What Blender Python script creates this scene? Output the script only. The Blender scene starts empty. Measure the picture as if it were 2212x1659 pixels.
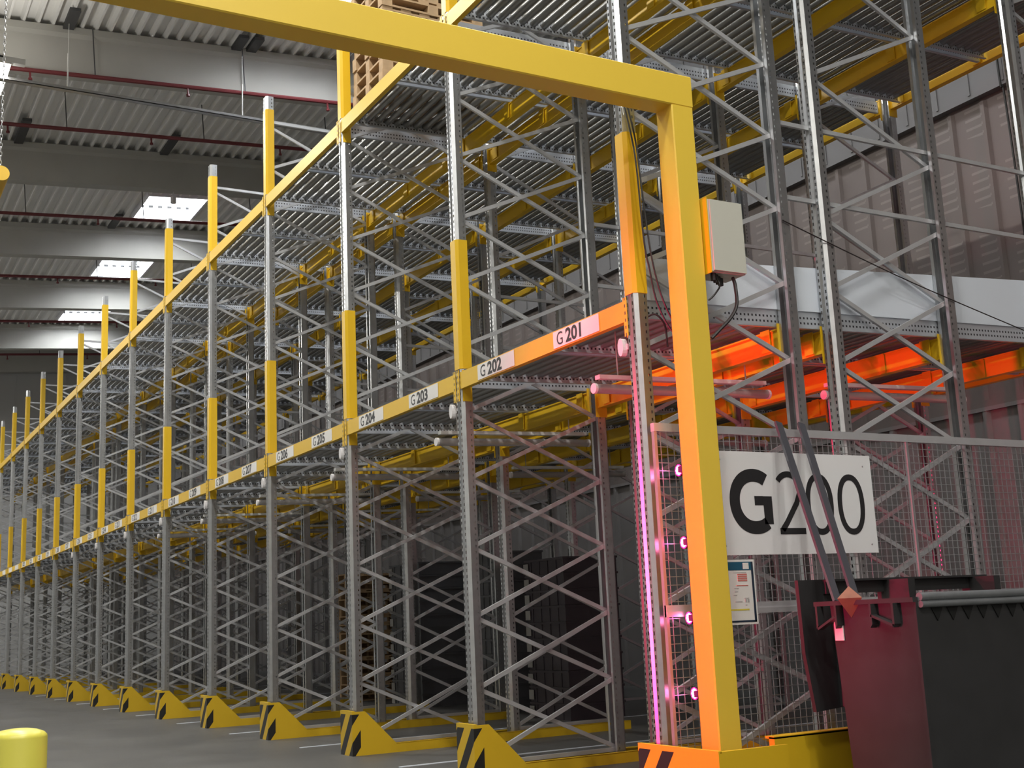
import bpy, math, random
from mathutils import Matrix, Vector
random.seed(7)
scene = bpy.context.scene
col = scene.collection
P = 2.6                      # bay pitch along the aisle (m)

# ------------------------------------------------------------------ camera
R = ((0.48810261, 0.87162079, -0.04508932), (-0.18790318, 0.05449397, -0.98067467), (-0.85231933, 0.48714229, 0.19037896))
cam_data = bpy.data.cameras.new('camera')
cam_data.sensor_fit = 'HORIZONTAL'; cam_data.sensor_width = 36.0
cam_data.lens = 42.8967; cam_data.clip_end = 300
cam = bpy.data.objects.new('camera', cam_data); col.objects.link(cam)
m = Matrix.Identity(4)
for i in range(3):
    m[i][0] = R[0][i]; m[i][1] = -R[1][i]; m[i][2] = -R[2][i]
m.translation = Vector((6.52658722, -4.71805485, 1.23280589))
cam.matrix_world = m
scene.camera = cam

# ------------------------------------------------------------------ world, exposure
scene.view_settings.view_transform = 'Standard'; scene.view_settings.look = 'None'
scene.view_settings.gamma = 1.0; scene.view_settings.use_curve_mapping = False
scene.view_settings.exposure = 0.0
world = bpy.data.worlds.new('world'); scene.world = world; world.use_nodes = True
bg = world.node_tree.nodes['Background']
bg.inputs['Color'].default_value = (0.80, 0.88, 1.0, 1); bg.inputs['Strength'].default_value = 0.05

def area_light(name, loc, sx, sy, power, color=(1, 1, 1), rot=(0, 0, 0)):
    l = bpy.data.lights.new(name, 'AREA'); l.shape = 'RECTANGLE'; l.size = sx; l.size_y = sy
    l.energy = power; l.color = color
    o = bpy.data.objects.new(name, l); col.objects.link(o); o.location = loc; o.rotation_euler = rot
    return o
RS = 0.07                    # roof slope, rising towards the back wall
SKY = [(-14.3, 3.6), (-27.1, 3.6), (-33.5, 3.6), (-40.1, 3.6), (-7.7, 3.6), (-1.7, 3.6),
       (-20, -7.5), (-8, -7.5), (4.3, -7.5), (-32.3, -7.5)]  # visible skylights come first, the later ones are added for lighting
LAMPS = [(-15.2, -2.5), (-9.0, -2.45), (-3.0, -2.45), (3.0, -2.45), (9.0, -2.45), (14.0, -2.45), (9.0, -8.5), (-21.0, -8.5), (-27.0, -8.5), (-33.0, -8.5), (-39.0, -8.5), (-44.5, -8.5)]  # only the first lamp is seen, the others are added to light the hall
for x, y in SKY:
    area_light('skylight_daylight', (x, y, 13.37 + RS * (y + 2)), 1.8, 1.6, 330, (0.93, 0.97, 1.0))
for x, y in LAMPS:
    area_light('lamp_light', (x, y, 10.93), 1.1, 0.3, 350, (1.0, 0.97, 0.90))
    area_light('ceiling_fill', (x, y, 11.2), 1.1, 0.3, 170 if x < -20 else (28 if x < -14 else 60), (1.0, 0.97, 0.90), (math.pi, 0, 0))  # added upward fill that brightens the roof; the fittings only shine down

# ------------------------------------------------------------------ materials
def new_mat(name):
    mt = bpy.data.materials.new(name); mt.use_nodes = True
    return mt, mt.node_tree, mt.node_tree.nodes['Principled BSDF']
def plain(name, c, rough=0.5, metal=0.0, emit=None, estr=0.0, noise=0.0, nscale=8.0, bump=0.0):
    mt, nt, b = new_mat(name)
    b.inputs['Base Color'].default_value = (*c, 1); b.inputs['Roughness'].default_value = rough
    b.inputs['Metallic'].default_value = metal
    if emit:
        b.inputs['Emission Color'].default_value = (*emit, 1); b.inputs['Emission Strength'].default_value = estr
    if noise or bump:
        tc = nt.nodes.new('ShaderNodeTexCoord'); nz = nt.nodes.new('ShaderNodeTexNoise')
        nz.inputs['Scale'].default_value = nscale; nz.inputs['Detail'].default_value = 4
        nt.links.new(tc.outputs['Object'], nz.inputs['Vector'])
        if noise:
            mx = nt.nodes.new('ShaderNodeMix'); mx.data_type = 'RGBA'
            mx.inputs[6].default_value = (*[v * (1 - noise) for v in c], 1)
            mx.inputs[7].default_value = (*[min(1, v * (1 + noise)) for v in c], 1)
            nt.links.new(nz.outputs['Fac'], mx.inputs[0]); nt.links.new(mx.outputs[2], b.inputs['Base Color'])
        if bump:
            bp = nt.nodes.new('ShaderNodeBump'); bp.inputs['Strength'].default_value = bump
            nt.links.new(nz.outputs['Fac'], bp.inputs['Height']); nt.links.new(bp.outputs['Normal'], b.inputs['Normal'])
    return mt
class N:
    """tiny maths-node writer"""
    def __init__(s, nt): s.nt = nt
    def m(s, op, a, b=None, c=None):
        n = s.nt.nodes.new('ShaderNodeMath'); n.operation = op
        for i, v in enumerate((a, b, c)):
            if v is None: continue
            if isinstance(v, (int, float)): n.inputs[i].default_value = v
            else: s.nt.links.new(v, n.inputs[i])
        return n.outputs[0]
    def xyz(s):
        tc = s.nt.nodes.new('ShaderNodeTexCoord'); sp = s.nt.nodes.new('ShaderNodeSeparateXYZ')
        s.nt.links.new(tc.outputs['Object'], sp.inputs[0]); return sp.outputs
def mask_mix(nt, b, mask, c0, c1):
    mx = nt.nodes.new('ShaderNodeMix'); mx.data_type = 'RGBA'
    mx.inputs[6].default_value = (*c0, 1); mx.inputs[7].default_value = (*c1, 1)
    nt.links.new(mask, mx.inputs[0]); nt.links.new(mx.outputs[2], b.inputs['Base Color'])
def cutout(nt, b, mask):
    tr = nt.nodes.new('ShaderNodeBsdfTransparent'); ms = nt.nodes.new('ShaderNodeMixShader')
    out = nt.nodes['Material Output']
    nt.links.new(mask, ms.inputs[0]); nt.links.new(b.outputs[0], ms.inputs[1]); nt.links.new(tr.outputs[0], ms.inputs[2])
    nt.links.new(ms.outputs[0], out.inputs['Surface'])

GALV = (0.50, 0.515, 0.53)
M = {}
M['galv'] = plain('galvanised_steel', GALV, 0.38, 0.8, noise=0.14, nscale=14)
M['galv_brace'] = plain('galvanised_brace', (0.60, 0.61, 0.63), 0.36, 0.55, noise=0.08, nscale=9)
M['roller'] = plain('zinc_roller', (0.27, 0.27, 0.262), 0.36, 0.7)
# perforated post
mt, nt, b = new_mat('perforated_post')
b.inputs['Metallic'].default_value = 0.93; b.inputs['Roughness'].default_value = 0.29
n = N(nt); x, y, z = n.xyz()
nz = nt.nodes.new('ShaderNodeTexNoise'); nz.inputs['Scale'].default_value = 11
tc = nt.nodes.new('ShaderNodeTexCoord'); nt.links.new(tc.outputs['Object'], nz.inputs['Vector'])
mask_mix(nt, b, nz.outputs['Fac'], (0.43, 0.44, 0.45), (0.60, 0.61, 0.62))
fz = n.m('FRACT', n.m('DIVIDE', z, 0.05))
colm = n.m('MAXIMUM', n.m('LESS_THAN', n.m('ABSOLUTE', n.m('ADD', x, 0.032)), 0.0065), n.m('LESS_THAN', n.m('ABSOLUTE', n.m('ADD', x, 0.094)), 0.0065))
web = n.m('MULTIPLY', n.m('MULTIPLY', colm, n.m('LESS_THAN', y, 0.012)), n.m('LESS_THAN', fz, 0.5))
edge = n.m('MAXIMUM', n.m('GREATER_THAN', x, -0.004), n.m('LESS_THAN', x, -0.121))
fl = n.m('MULTIPLY', n.m('MULTIPLY', n.m('LESS_THAN', n.m('ABSOLUTE', n.m('SUBTRACT', y, 0.078)), 0.006), edge), n.m('LESS_THAN', fz, 0.4))
cutout(nt, b, n.m('MAXIMUM', web, fl)); M['post'] = mt
# perforated lane rail (two rows of holes)
mt, nt, b = new_mat('perforated_rail')
b.inputs['Metallic'].default_value = 0.5; b.inputs['Roughness'].default_value = 0.38
b.inputs['Base Color'].default_value = (0.60, 0.63, 0.68, 1)
n = N(nt); x, y, z = n.xyz()
fy = n.m('LESS_THAN', n.m('FRACT', n.m('DIVIDE', y, 0.036)), 0.42)
rows = n.m('MAXIMUM', n.m('LESS_THAN', n.m('ABSOLUTE', n.m('ADD', z, 0.024)), 0.008), n.m('LESS_THAN', n.m('ABSOLUTE', n.m('ADD', z, 0.064)), 0.008))
mask_mix(nt, b, n.m('MULTIPLY', fy, rows), (0.60, 0.63, 0.68), (0.06, 0.06, 0.07)); M['rail'] = mt
YEL = (0.76, 0.47, 0.012)
M['yellow'] = plain('yellow_powder_coat', YEL, 0.42)
M['portal'] = plain('portal_yellow_paint', (0.78, 0.54, 0.055), 0.45, noise=0.03, nscale=2)
M['guard'] = plain('guard_yellow_paint', (0.66, 0.42, 0.012), 0.5, noise=0.12, nscale=6)
M['bollard'] = plain('bollard_yellow_paint', (0.72, 0.66, 0.10), 0.35)
# hazard sticker on the guards: oblique black stripes on the front 6 cm
mt, nt, b = new_mat('hazard_striped_guard'); b.inputs['Roughness'].default_value = 0.5
n = N(nt); x, y, z = n.xyz()
u = n.m('FRACT', n.m('DIVIDE', n.m('SUBTRACT', n.m('ADD', n.m('ADD', x, y), 0.297 + 4.9), n.m('MULTIPLY', z, 0.74)), 0.245))
inz = n.m('MULTIPLY', n.m('LESS_THAN', z, 0.395), n.m('LESS_THAN', y, 0.03))
inx = n.m('LESS_THAN', x, 0.2)
mask_mix(nt, b, n.m('MULTIPLY', n.m('MULTIPLY', n.m('LESS_THAN', u, 0.5), inz), inx), (0.66, 0.42, 0.012), (0.012, 0.011, 0.010)); M['hazard'] = mt
M['white_panel'] = plain('white_sheet_metal', (0.74, 0.79, 0.87), 0.35, 0.1)
M['label'] = plain('label_white', (0.80, 0.78, 0.75), 0.55)
M['slot_shadow'] = plain('slot_and_shadow_black', (0.003, 0.003, 0.003), 0.9)  # for the vent slots, and for rib shadows painted under the container rim
M['ink'] = plain('black_print', (0.018, 0.018, 0.02), 0.5)
M['sign'] = plain('sign_white', (0.82, 0.82, 0.83), 0.3)
M['black_steel'] = plain('black_painted_steel', (0.025, 0.025, 0.026), 0.5, noise=0.4, nscale=5)
M['dark_rim'] = plain('worn_grey_steel', (0.20, 0.21, 0.22), 0.4, 0.4, noise=0.2, nscale=10)
M['rust'] = plain('rusty_lug', (0.20, 0.105, 0.06), 0.7, noise=0.4, nscale=12)
M['dark_bar'] = plain('dark_slate_bar', (0.085, 0.085, 0.10), 0.35, 0.3)
M['cable'] = plain('black_cable', (0.012, 0.012, 0.012), 0.45)
M['tube'] = plain('clear_plastic_tube', (0.66, 0.63, 0.62), 0.10); M['tube'].node_tree.nodes['Principled BSDF'].inputs['Transmission Weight'].default_value = 0.55
M['beige_box'] = plain('beige_enclosure', (0.56, 0.55, 0.48), 0.4)
M['sensor'] = plain('pale_plastic', (0.72, 0.70, 0.70), 0.4)
M['pink_led'] = plain('magenta_led', (0.9, 0.1, 0.4), 0.4, emit=(1.0, 0.006, 0.20), estr=1.8)
M['white_led'] = plain('bright_led', (1, 0.9, 0.95), 0.4, emit=(1.0, 0.55, 0.82), estr=4)
M['led_case'] = plain('dark_plastic_case', (0.05, 0.02, 0.06), 0.4)
M['concrete'] = plain('girder_concrete', (0.42, 0.41, 0.375), 0.85, noise=0.10, nscale=1.5)
M['deck'] = plain('roof_sheet', (0.80, 0.79, 0.765), 0.5, noise=0.05, nscale=0.7)
M['duct'] = plain('dark_duct', (0.07, 0.07, 0.072), 0.6)
M['red_pipe'] = plain('red_sprinkler_paint', (0.16, 0.026, 0.03), 0.45)
M['pane'] = plain('skylight_pane', (0.9, 0.95, 1), 0.3, emit=(0.93, 0.97, 1.0), estr=6)
M['curb'] = plain('skylight_white_curb', (0.85, 0.86, 0.90), 0.5)
M['lamp_glass'] = plain('lamp_diffuser', (1, 1, 1), 0.3, emit=(1.0, 0.98, 0.93), estr=18)
M['lamp_body'] = plain('lamp_white_body', (0.80, 0.80, 0.77), 0.4)
M['chain'] = plain('steel_chain', (0.55, 0.55, 0.55), 0.3, 0.8)
M['wood'] = plain('pallet_wood', (0.43, 0.29, 0.16), 0.8, noise=0.5, nscale=7)
M['crate'] = plain('grey_plastic_crate', (0.105, 0.108, 0.118), 0.55)
M['crate_dark'] = plain('dark_plum_crate', (0.060, 0.048, 0.058), 0.55)
M['crate_clip'] = plain('pale_crate_clip', (0.40, 0.39, 0.37), 0.6)
M['navy'] = plain('notice_navy', (0.02, 0.035, 0.06), 0.4)
M['teal'] = plain('notice_teal', (0.015, 0.10, 0.17), 0.4)
M['paper'] = plain('notice_paper', (0.78, 0.77, 0.72), 0.6)
M['red_print'] = plain('notice_red_print', (0.60, 0.19, 0.16), 0.6)
M['grey_print'] = plain('notice_grey_print', (0.42, 0.42, 0.42), 0.6)
M['yellow_print'] = plain('notice_yellow_print', (0.72, 0.60, 0.08), 0.6)
M['endwall'] = plain('end_wall_panel', (0.46, 0.46, 0.45), 0.7)
M['sidewall'] = plain('side_wall_panel', (0.78, 0.78, 0.76), 0.7)
M['wall_upper'] = plain('back_wall_grey_panel', (0.16, 0.155, 0.157), 0.6, noise=0.08, nscale=0.8)
# floor: sealed concrete with worn patches
mt, nt, b = new_mat('sealed_concrete_floor')
tc = nt.nodes.new('ShaderNodeTexCoord'); nz = nt.nodes.new('ShaderNodeTexNoise'); nz.inputs['Scale'].default_value = 0.9; nz.inputs['Detail'].default_value = 6
nt.links.new(tc.outputs['Object'], nz.inputs['Vector'])
mask_mix(nt, b, nz.outputs['Fac'], (0.060, 0.060, 0.060), (0.120, 0.116, 0.108))
rr = nt.nodes.new('ShaderNodeMapRange'); rr.inputs[3].default_value = 0.38; rr.inputs[4].default_value = 0.62
nt.links.new(nz.outputs['Fac'], rr.inputs[0]); nt.links.new(rr.outputs[0], b.inputs['Roughness']); M['floor'] = mt
# back wall lower sheets with louver dashes
mt, nt, b = new_mat('louvred_back_wall'); b.inputs['Roughness'].default_value = 0.55
n = N(nt); x, y, z = n.xyz()
px_ = n.m('FRACT', n.m('DIVIDE', x, 0.52))
inpan = n.m('MULTIPLY', n.m('GREATER_THAN', px_, 0.25), n.m('LESS_THAN', px_, 0.82))
dash = n.m('LESS_THAN', n.m('FRACT', n.m('DIVIDE', z, 0.12)), 0.28)
grp = n.m('LESS_THAN', n.m('FRACT', n.m('DIVIDE', n.m('ADD', z, n.m('MULTIPLY', x, 0.13)), 0.95)), 0.62)
hi = n.m('GREATER_THAN', z, 4.9)
mask_mix(nt, b, n.m('MULTIPLY', n.m('MULTIPLY', inpan, dash), n.m('MULTIPLY', grp, hi)), (0.15, 0.122, 0.112), (0.21, 0.18, 0.166))
mx2 = nt.nodes.new('ShaderNodeMix'); mx2.data_type = 'RGBA'; mx2.inputs[7].default_value = (0.20, 0.185, 0.18, 1)
nt.links.new(b.inputs['Base Color'].links[0].from_socket, mx2.inputs[6]); nt.links.new(n.m('LESS_THAN', z, 3.6), mx2.inputs[0]); nt.links.new(mx2.outputs[2], b.inputs['Base Color']); M['wall_lower'] = mt

# ------------------------------------------------------------------ mesh helpers
class MB:
    def __init__(s): s.v = []; s.f = []; s.mi = []; s.cur = 0
    def add(s, vs, fs):
        o = len(s.v); s.v += [tuple(p) for p in vs]
        for q in fs: s.f.append([i + o for i in q]); s.mi.append(s.cur)
        return s
    def box(s, x0, x1, y0, y1, z0, z1):
        x0, x1 = min(x0, x1), max(x0, x1); y0, y1 = min(y0, y1), max(y0, y1); z0, z1 = min(z0, z1), max(z0, z1)
        return s.add([(x0, y0, z0), (x1, y0, z0), (x1, y1, z0), (x0, y1, z0), (x0, y0, z1), (x1, y0, z1), (x1, y1, z1), (x0, y1, z1)],
                     [(3, 2, 1, 0), (4, 5, 6, 7), (0, 1, 5, 4), (1, 2, 6, 5), (2, 3, 7, 6), (3, 0, 4, 7)])
    def bevbox(s, x0, x1, y0, y1, z0, z1, b=0.01):
        # box with bevelled vertical edges
        pts = [(x0 + b, y0), (x1 - b, y0), (x1, y0 + b), (x1, y1 - b), (x1 - b, y1), (x0 + b, y1), (x0, y1 - b), (x0, y0 + b)]
        return s.prism(pts, z0, z1)
    def prism(s, pts, z0, z1):
        k = len(pts); vs = [(p[0], p[1], z0) for p in pts] + [(p[0], p[1], z1) for p in pts]
        return s.add(vs, [tuple(reversed(range(k))), tuple(range(k, 2 * k))] + [(i, (i + 1) % k, k + (i + 1) % k, k + i) for i in range(k)])
    def slab(s, pts, axis, a, b_):
        # polygon in the two other axes, extruded along axis from a to b_
        k = len(pts)
        def P3(p, t):
            return {0: (t, p[0], p[1]), 1: (p[0], t, p[1]), 2: (p[0], p[1], t)}[axis]
        vs = [P3(p, a) for p in pts] + [P3(p, b_) for p in pts]
        return s.add(vs, [tuple(reversed(range(k))), tuple(range(k, 2 * k))] + [(i, (i + 1) % k, k + (i + 1) % k, k + i) for i in range(k)])
    def bar(s, p0, p1, w, h, up=(0, 0, 1)):
        p0, p1 = Vector(p0), Vector(p1); d = (p1 - p0).normalized(); u = Vector(up)
        sx = d.cross(u); sx = sx.normalized() if sx.length > 1e-6 else Vector((1, 0, 0)); uy = sx.cross(d)
        vs = [c + sx * a * w / 2 + uy * e * h / 2 for c in (p0, p1) for a, e in ((-1, -1), (1, -1), (1, 1), (-1, 1))]
        return s.add(vs, [(3, 2, 1, 0), (4, 5, 6, 7), (0, 1, 5, 4), (1, 2, 6, 5), (2, 3, 7, 6), (3, 0, 4, 7)])
    def cyl(s, p0, p1, r, k=12, r2=None):
        p0, p1 = Vector(p0), Vector(p1); d = (p1 - p0).normalized(); r2 = r if r2 is None else r2
        a = d.orthogonal().normalized(); b = d.cross(a)
        vs = []
        for c, q in ((p0, r), (p1, r2)):
            vs += [c + (a * math.cos(t * 2 * math.pi / k) + b * math.sin(t * 2 * math.pi / k)) * q for t in range(k)]
        return s.add(vs, [tuple(reversed(range(k))), tuple(range(k, 2 * k))] + [(i, (i + 1) % k, k + (i + 1) % k, k + i) for i in range(k)])
    def tube(s, pts, r, k=8):
        pts = [Vector(p) for p in pts]; rings = []
        ref = None
        for i, p in enumerate(pts):
            d = (pts[min(i + 1, len(pts) - 1)] - pts[max(i - 1, 0)]).normalized()
            a = d.orthogonal().normalized() if ref is None else (ref - d * ref.dot(d)).normalized()
            ref = a; b = d.cross(a)
            rings.append([p + (a * math.cos(t * 2 * math.pi / k) + b * math.sin(t * 2 * math.pi / k)) * r for t in range(k)])
        vs = [v for rg in rings for v in rg]; fs = [tuple(reversed(range(k)))]
        for i in range(len(pts) - 1):
            for t in range(k): fs.append((i * k + t, i * k + (t + 1) % k, (i + 1) * k + (t + 1) % k, (i + 1) * k + t))
        fs.append(tuple(range((len(pts) - 1) * k, len(pts) * k)))
        return s.add(vs, fs)
    def sheet(s, path, th, z0, z1):
        # folded sheet profile (open polyline in x,y) with thickness, extruded in z
        n_ = len(path); off = []
        for i in range(n_):
            def nrm(a, b):
                dx, dy = b[0] - a[0], b[1] - a[1]; l = math.hypot(dx, dy); return (-dy / l, dx / l)
            ns = []
            if i > 0: ns.append(nrm(path[i - 1], path[i]))
            if i < n_ - 1: ns.append(nrm(path[i], path[i + 1]))
            nx = sum(q[0] for q in ns) / len(ns); ny = sum(q[1] for q in ns) / len(ns); l2 = nx * nx + ny * ny
            off.append((path[i][0] + nx * th / l2, path[i][1] + ny * th / l2))
        k = n_
        vs = [(p[0], p[1], z) for z in (z0, z1) for p in list(path) + off]
        fs = []
        for i in range(k - 1):
            fs.append((i, i + 1, 2 * k + i + 1, 2 * k + i)); fs.append((k + i + 1, k + i, 3 * k + i, 3 * k + i + 1))
            fs.append((2 * k + i, 2 * k + i + 1, 3 * k + i + 1, 3 * k + i)); fs.append((i + 1, i, k + i, k + i + 1))
        fs.append((0, 2 * k, 3 * k, k)); fs.append((k - 1, 2 * k - 1, 4 * k - 1, 3 * k - 1))
        return s.add(vs, fs)
    def mesh(s, name, mats, smooth=False):
        me = bpy.data.meshes.new(name); me.from_pydata(s.v, [], s.f); me.update()
        for mt in (mats if isinstance(mats, (list, tuple)) else [mats]): me.materials.append(mt)
        if any(s.mi): me.polygons.foreach_set('material_index', s.mi)
        if smooth:
            me.polygons.foreach_set('use_smooth', [True] * len(me.polygons)); me.set_sharp_from_angle(angle=0.7)
        return me
def ob(name, me, parent=None, loc=(0, 0, 0), rot=None):
    o = bpy.data.objects.new(name, me); col.objects.link(o); o.location = loc
    if rot: o.rotation_euler = rot
    if parent: o.parent = parent
    return o
def tag(o, label, cat, group=None):
    o['label'] = label; o['category'] = cat; o['kind'] = 'thing'
    if group: o['group'] = group
    return o
def thing(name, label, cat, loc=(0, 0, 0), group=None, rotz=0):
    o = bpy.data.objects.new(name, None); col.objects.link(o); o.location = loc; o.rotation_euler = (0, 0, rotz)
    o.empty_display_size = 0.1
    return tag(o, label, cat, group)
def struct(name, me, loc=(0, 0, 0), parent=None):
    o = ob(name, me, parent, loc)
    if parent is None: o['kind'] = 'structure'
    return o
ORD = ['first', 'second', 'third', 'fourth', 'fifth', 'sixth', 'seventh', 'eighth', 'ninth', 'tenth', 'eleventh', 'twelfth', 'thirteenth', 'fourteenth', 'fifteenth', 'sixteenth', 'seventeenth', 'eighteenth']
NB = 16                      # bays built

# ------------------------------------------------------------------ the hall
struct('floor', MB().box(-47, 16, -16, 12, -0.2, 0).mesh('floor', M['floor']))
WY = 8.0
wl = MB(); wl.box(-47, 14, WY, WY + 0.2, 0, 7.55)
for i in range(int(61 / 0.52)):
    xx = -47 + i * 0.52; wl.prism([(xx + .06, WY), (xx + .09, WY - .045), (xx + .15, WY - .045), (xx + .18, WY)][::-1], 0, 7.5)
wl.box(-47, 14, WY - 0.05, WY, 3.55, 3.68)
struct('wall_back', wl.mesh('wall_back', M['wall_lower']))
wu = MB(); wu.box(-47, 14, WY - 0.12, WY + 0.2, 7.55, 12.9)
for i in range(int(61 / 0.52)):
    xx = -47 + i * 0.52; wu.box(xx, xx + 0.035, WY - 0.135, WY - 0.12, 7.6, 12.9)
struct('trim_1', wu.mesh('wall_back_upper', M['wall_upper']))
we = MB().box(-47.2, -46.9, -16, 12, 0, 13)
for i in range(28): we.box(-46.9, -46.88, -16 + i, -15.96 + i, 0, 13)
struct('wall_end', we.mesh('wall_end', M['endwall']))
struct('wall_left', MB().box(-47, 16.2, -16.2, -16, 0, 13.1).mesh('wall_left', M['endwall']))
struct('wall_front', MB().box(16, 16.2, -16, 12, 0, 13.1).mesh('wall_front', M['sidewall']))
struct('wall_right', MB().box(14, 16, 7.9, 8.2, 0, 13.1).mesh('wall_right', M['sidewall']))
def roofed(o):
    # tilt a roof part with the roof slope about the line y = -2, z = 12.9
    a = math.atan(RS); dy, dz = o.location.y + 2, o.location.z - 12.9
    o.location.y = -2 + dy * math.cos(a) - dz * math.sin(a); o.location.z = 12.9 + dy * math.sin(a) + dz * math.cos(a)
    o.rotation_euler.x += a
    return o
# corrugated roof deck with skylight openings
PITCH = 0.27
ribs = []; y = -16.2
while y < 12.1: ribs.append(y); y += PITCH
def sky_rect(x, y):
    y0 = min(ribs, key=lambda r: abs(r - (y - 0.85))); y1 = min(ribs, key=lambda r: abs(r - (y + 0.85)))
    return (x - 0.98, x + 0.98, y0, y1)
RECTS = [sky_rect(*q) for q in SKY]
dk = MB(); ZD = 12.9
for r in ribs:
    cuts = sorted([(a, b_) for a, b_, c, d in RECTS if c - 1e-4 <= r < d - 1e-4]); xs = [-47.0]
    segs = []
    for a, b_ in cuts: segs.append((xs[-1], a)); xs.append(b_)
    segs.append((xs[-1], 16.0))
    prof = [(0, 0), (0.045, 0), (0.075, 0.12), (0.24, 0.12), (0.27, 0)]
    for a, b_ in segs:
        vs = [(xx, r + p[0], ZD + p[1]) for xx in (a, b_) for p in prof]
        dk.add(vs, [(i, i + 1, 5 + i + 1, 5 + i) for i in range(4)])
roofed(struct('ceiling', dk.mesh('ceiling', M['deck'])))
for i, xg in enumerate((-16.85, -23.1, -29.35, -35.6, -41.95, -46.5, -10.6, -4.35, 1.9, 8.15)):
    g = MB(); g.slab([(-0.17, 0), (0.17, 0), (0.17, 0.72), (0.25, 0.78), (0.25, 0.92), (-0.25, 0.92), (-0.25, 0.78), (-0.17, 0.72)], 1, -16, 12)
    roofed(struct('trim_%d' % (i + 2), g.mesh('roof_girder', M['concrete']), (xg, 0, 11.97)))
for i, (a, b_, c, d) in enumerate(RECTS):
    w = MB(); z1 = 13.45
    w.box(a - .05, a, c - .05, d + .05, 12.86, z1); w.box(b_, b_ + .05, c - .05, d + .05, 12.86, z1)
    w.box(a, b_, c - .05, c, 12.86, z1); w.box(a, b_, d, d + .05, 12.86, z1)
    f = roofed(ob('window_%d' % (i + 1), w.mesh('skylight_curb', M['curb']))); f['kind'] = 'structure'
    ob('pane', MB().box(a, b_, c, d, z1 - 0.05, z1 - 0.02).mesh('pane', M['pane']), f)
    slots = MB()
    for k in range(6):
        yy = c + 0.18 + k * 0.27; slots.box(a + 0.001, a + 0.012, yy, yy + 0.13, 13.2, 13.27)
    ob('vent_slot', slots.mesh('vent_slot', M['slot_shadow']), f)
# dark cable ducts lying in the roof ribs beside the girders
DU = [(-15.8, -16.8, -1.06, 'above the hanging lamp'), (-16.0, -16.85, 2.27, 'at the nearest girder, left of the pair'), (-16.0, -16.85, 2.59, 'at the nearest girder, right of the pair'),
      (-21.4, -23.0, -1.13, 'at the second girder, left one'), (-21.6, -23.1, 2.3, 'at the second girder, right one'), (-27.9, -29.3, 2.27, 'at the third girder, beside the skylight')]
for a, b_, y, w in DU:
    tag(roofed(ob('roof_duct', MB().box(0, a - b_, -0.1, 0.1, -0.075, -0.004).mesh('roof_duct', M['duct']), None, (b_, y, 12.9))), 'short dark duct under the roof sheets ' + w, 'duct', 'roof ducts')
# sprinkler pipes
PW = ['nearest to the camera, cut by the yellow beam', 'just below the first concrete girder', 'midway between first and second girder', 'passing under the largest lit skylight', 'passing under the middle skylight', 'passing under the farthest skylight', 'close to the end wall']
for w, (xp, zp) in zip(PW, [(-13.9, 12.3), (-16.6, 11.9), (-19.7, 12.03), (-25.7, 12.03), (-32.0, 12.1), (-37.9, 12.1), (-43.5, 12.1)]):
    t = thing('sprinkler_pipe', 'thin dark red sprinkler pipe, ' + w, 'pipe', (xp, -15, zp), 'red sprinkler pipes')
    ob('pipe', MB().cyl((0, 0, 0), (0, 22, 0), 0.045, 8).mesh('pipe', M['red_pipe'], True), t)
    hd = MB().cyl((0, 0, -0.16), (0, 0, 0), 0.022, 6).cyl((0, 0, -0.2), (0, 0, -0.16), 0.04, 6).mesh('sprinkler_head', M['red_pipe'])
    hg = MB().box(-0.008, 0.008, -0.01, 0.01, 0, 12.9 - zp).mesh('hanger', M['duct'])
    for k in range(7):
        ob('sprinkler_head', hd, t, (0, 1.2 + k * 3.0, 0)); ob('hanger', hg, t, (0, 2.4 + k * 3.0, 0))
    roofed(t)
# ceiling lamps: the first is in view, the rest are added for light
def lamp(x, y, label):
    t = thing('hall_lamp', label, 'lamp', (x, y, 11.0), 'hall lamps')
    h = MB().box(-0.7, 0.7, -0.2, 0.2, 0, 0.09); h.box(-0.76, 0.72, -0.06, 0.06, 0.09, 0.15); h.box(0.60, 0.72, -0.25, 0.42, 0.02, 0.12)
    ob('housing', h.mesh('lamp_housing', M['lamp_body']), t)
    ob('diffuser', MB().box(-0.66, 0.66, -0.17, 0.17, -0.035, 0).mesh('lamp_diffuser', M['lamp_glass']), t)
    r = MB()
    for s in (-0.4, 0.4): r.cyl((s, 0, 0.15), (s, 0, 1.80 if y > -5 else 1.40), 0.008, 6)
    ob('suspension', r.mesh('lamp_suspension', M['chain']), t)
for i, (x, y) in enumerate(LAMPS):
    lamp(x, y, 'glaring white ceiling lamp at the left edge, in front of the first girder' if i == 0 else 'white hall lamp added above, out of view, for more light')
t = thing('cable_tray', 'thin pale metal cable tray hanging level under the roof, left of the racks', 'tray', (-15.0, -9, 10.9))
ct = MB(); ct.box(-0.06, 0.06, 0, 16, 0, 0.012); ct.box(-0.06, -0.05, 0, 16, 0, 0.06); ct.box(0.05, 0.06, 0, 16, 0, 0.06)
ob('channel', ct.mesh('channel', M['chain']), t)
rod = MB().cyl((0, 0, 0), (0, 0, 0.72), 0.016, 6).cyl((0, 0, 0.72), (0, 0, 1.3), 0.004, 5).mesh('rod', M['lamp_body'])
for yy in (1.6, 4.8, 7.7, 10.9, 14.1): ob('rod', rod, t, (0, yy, 0))
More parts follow.
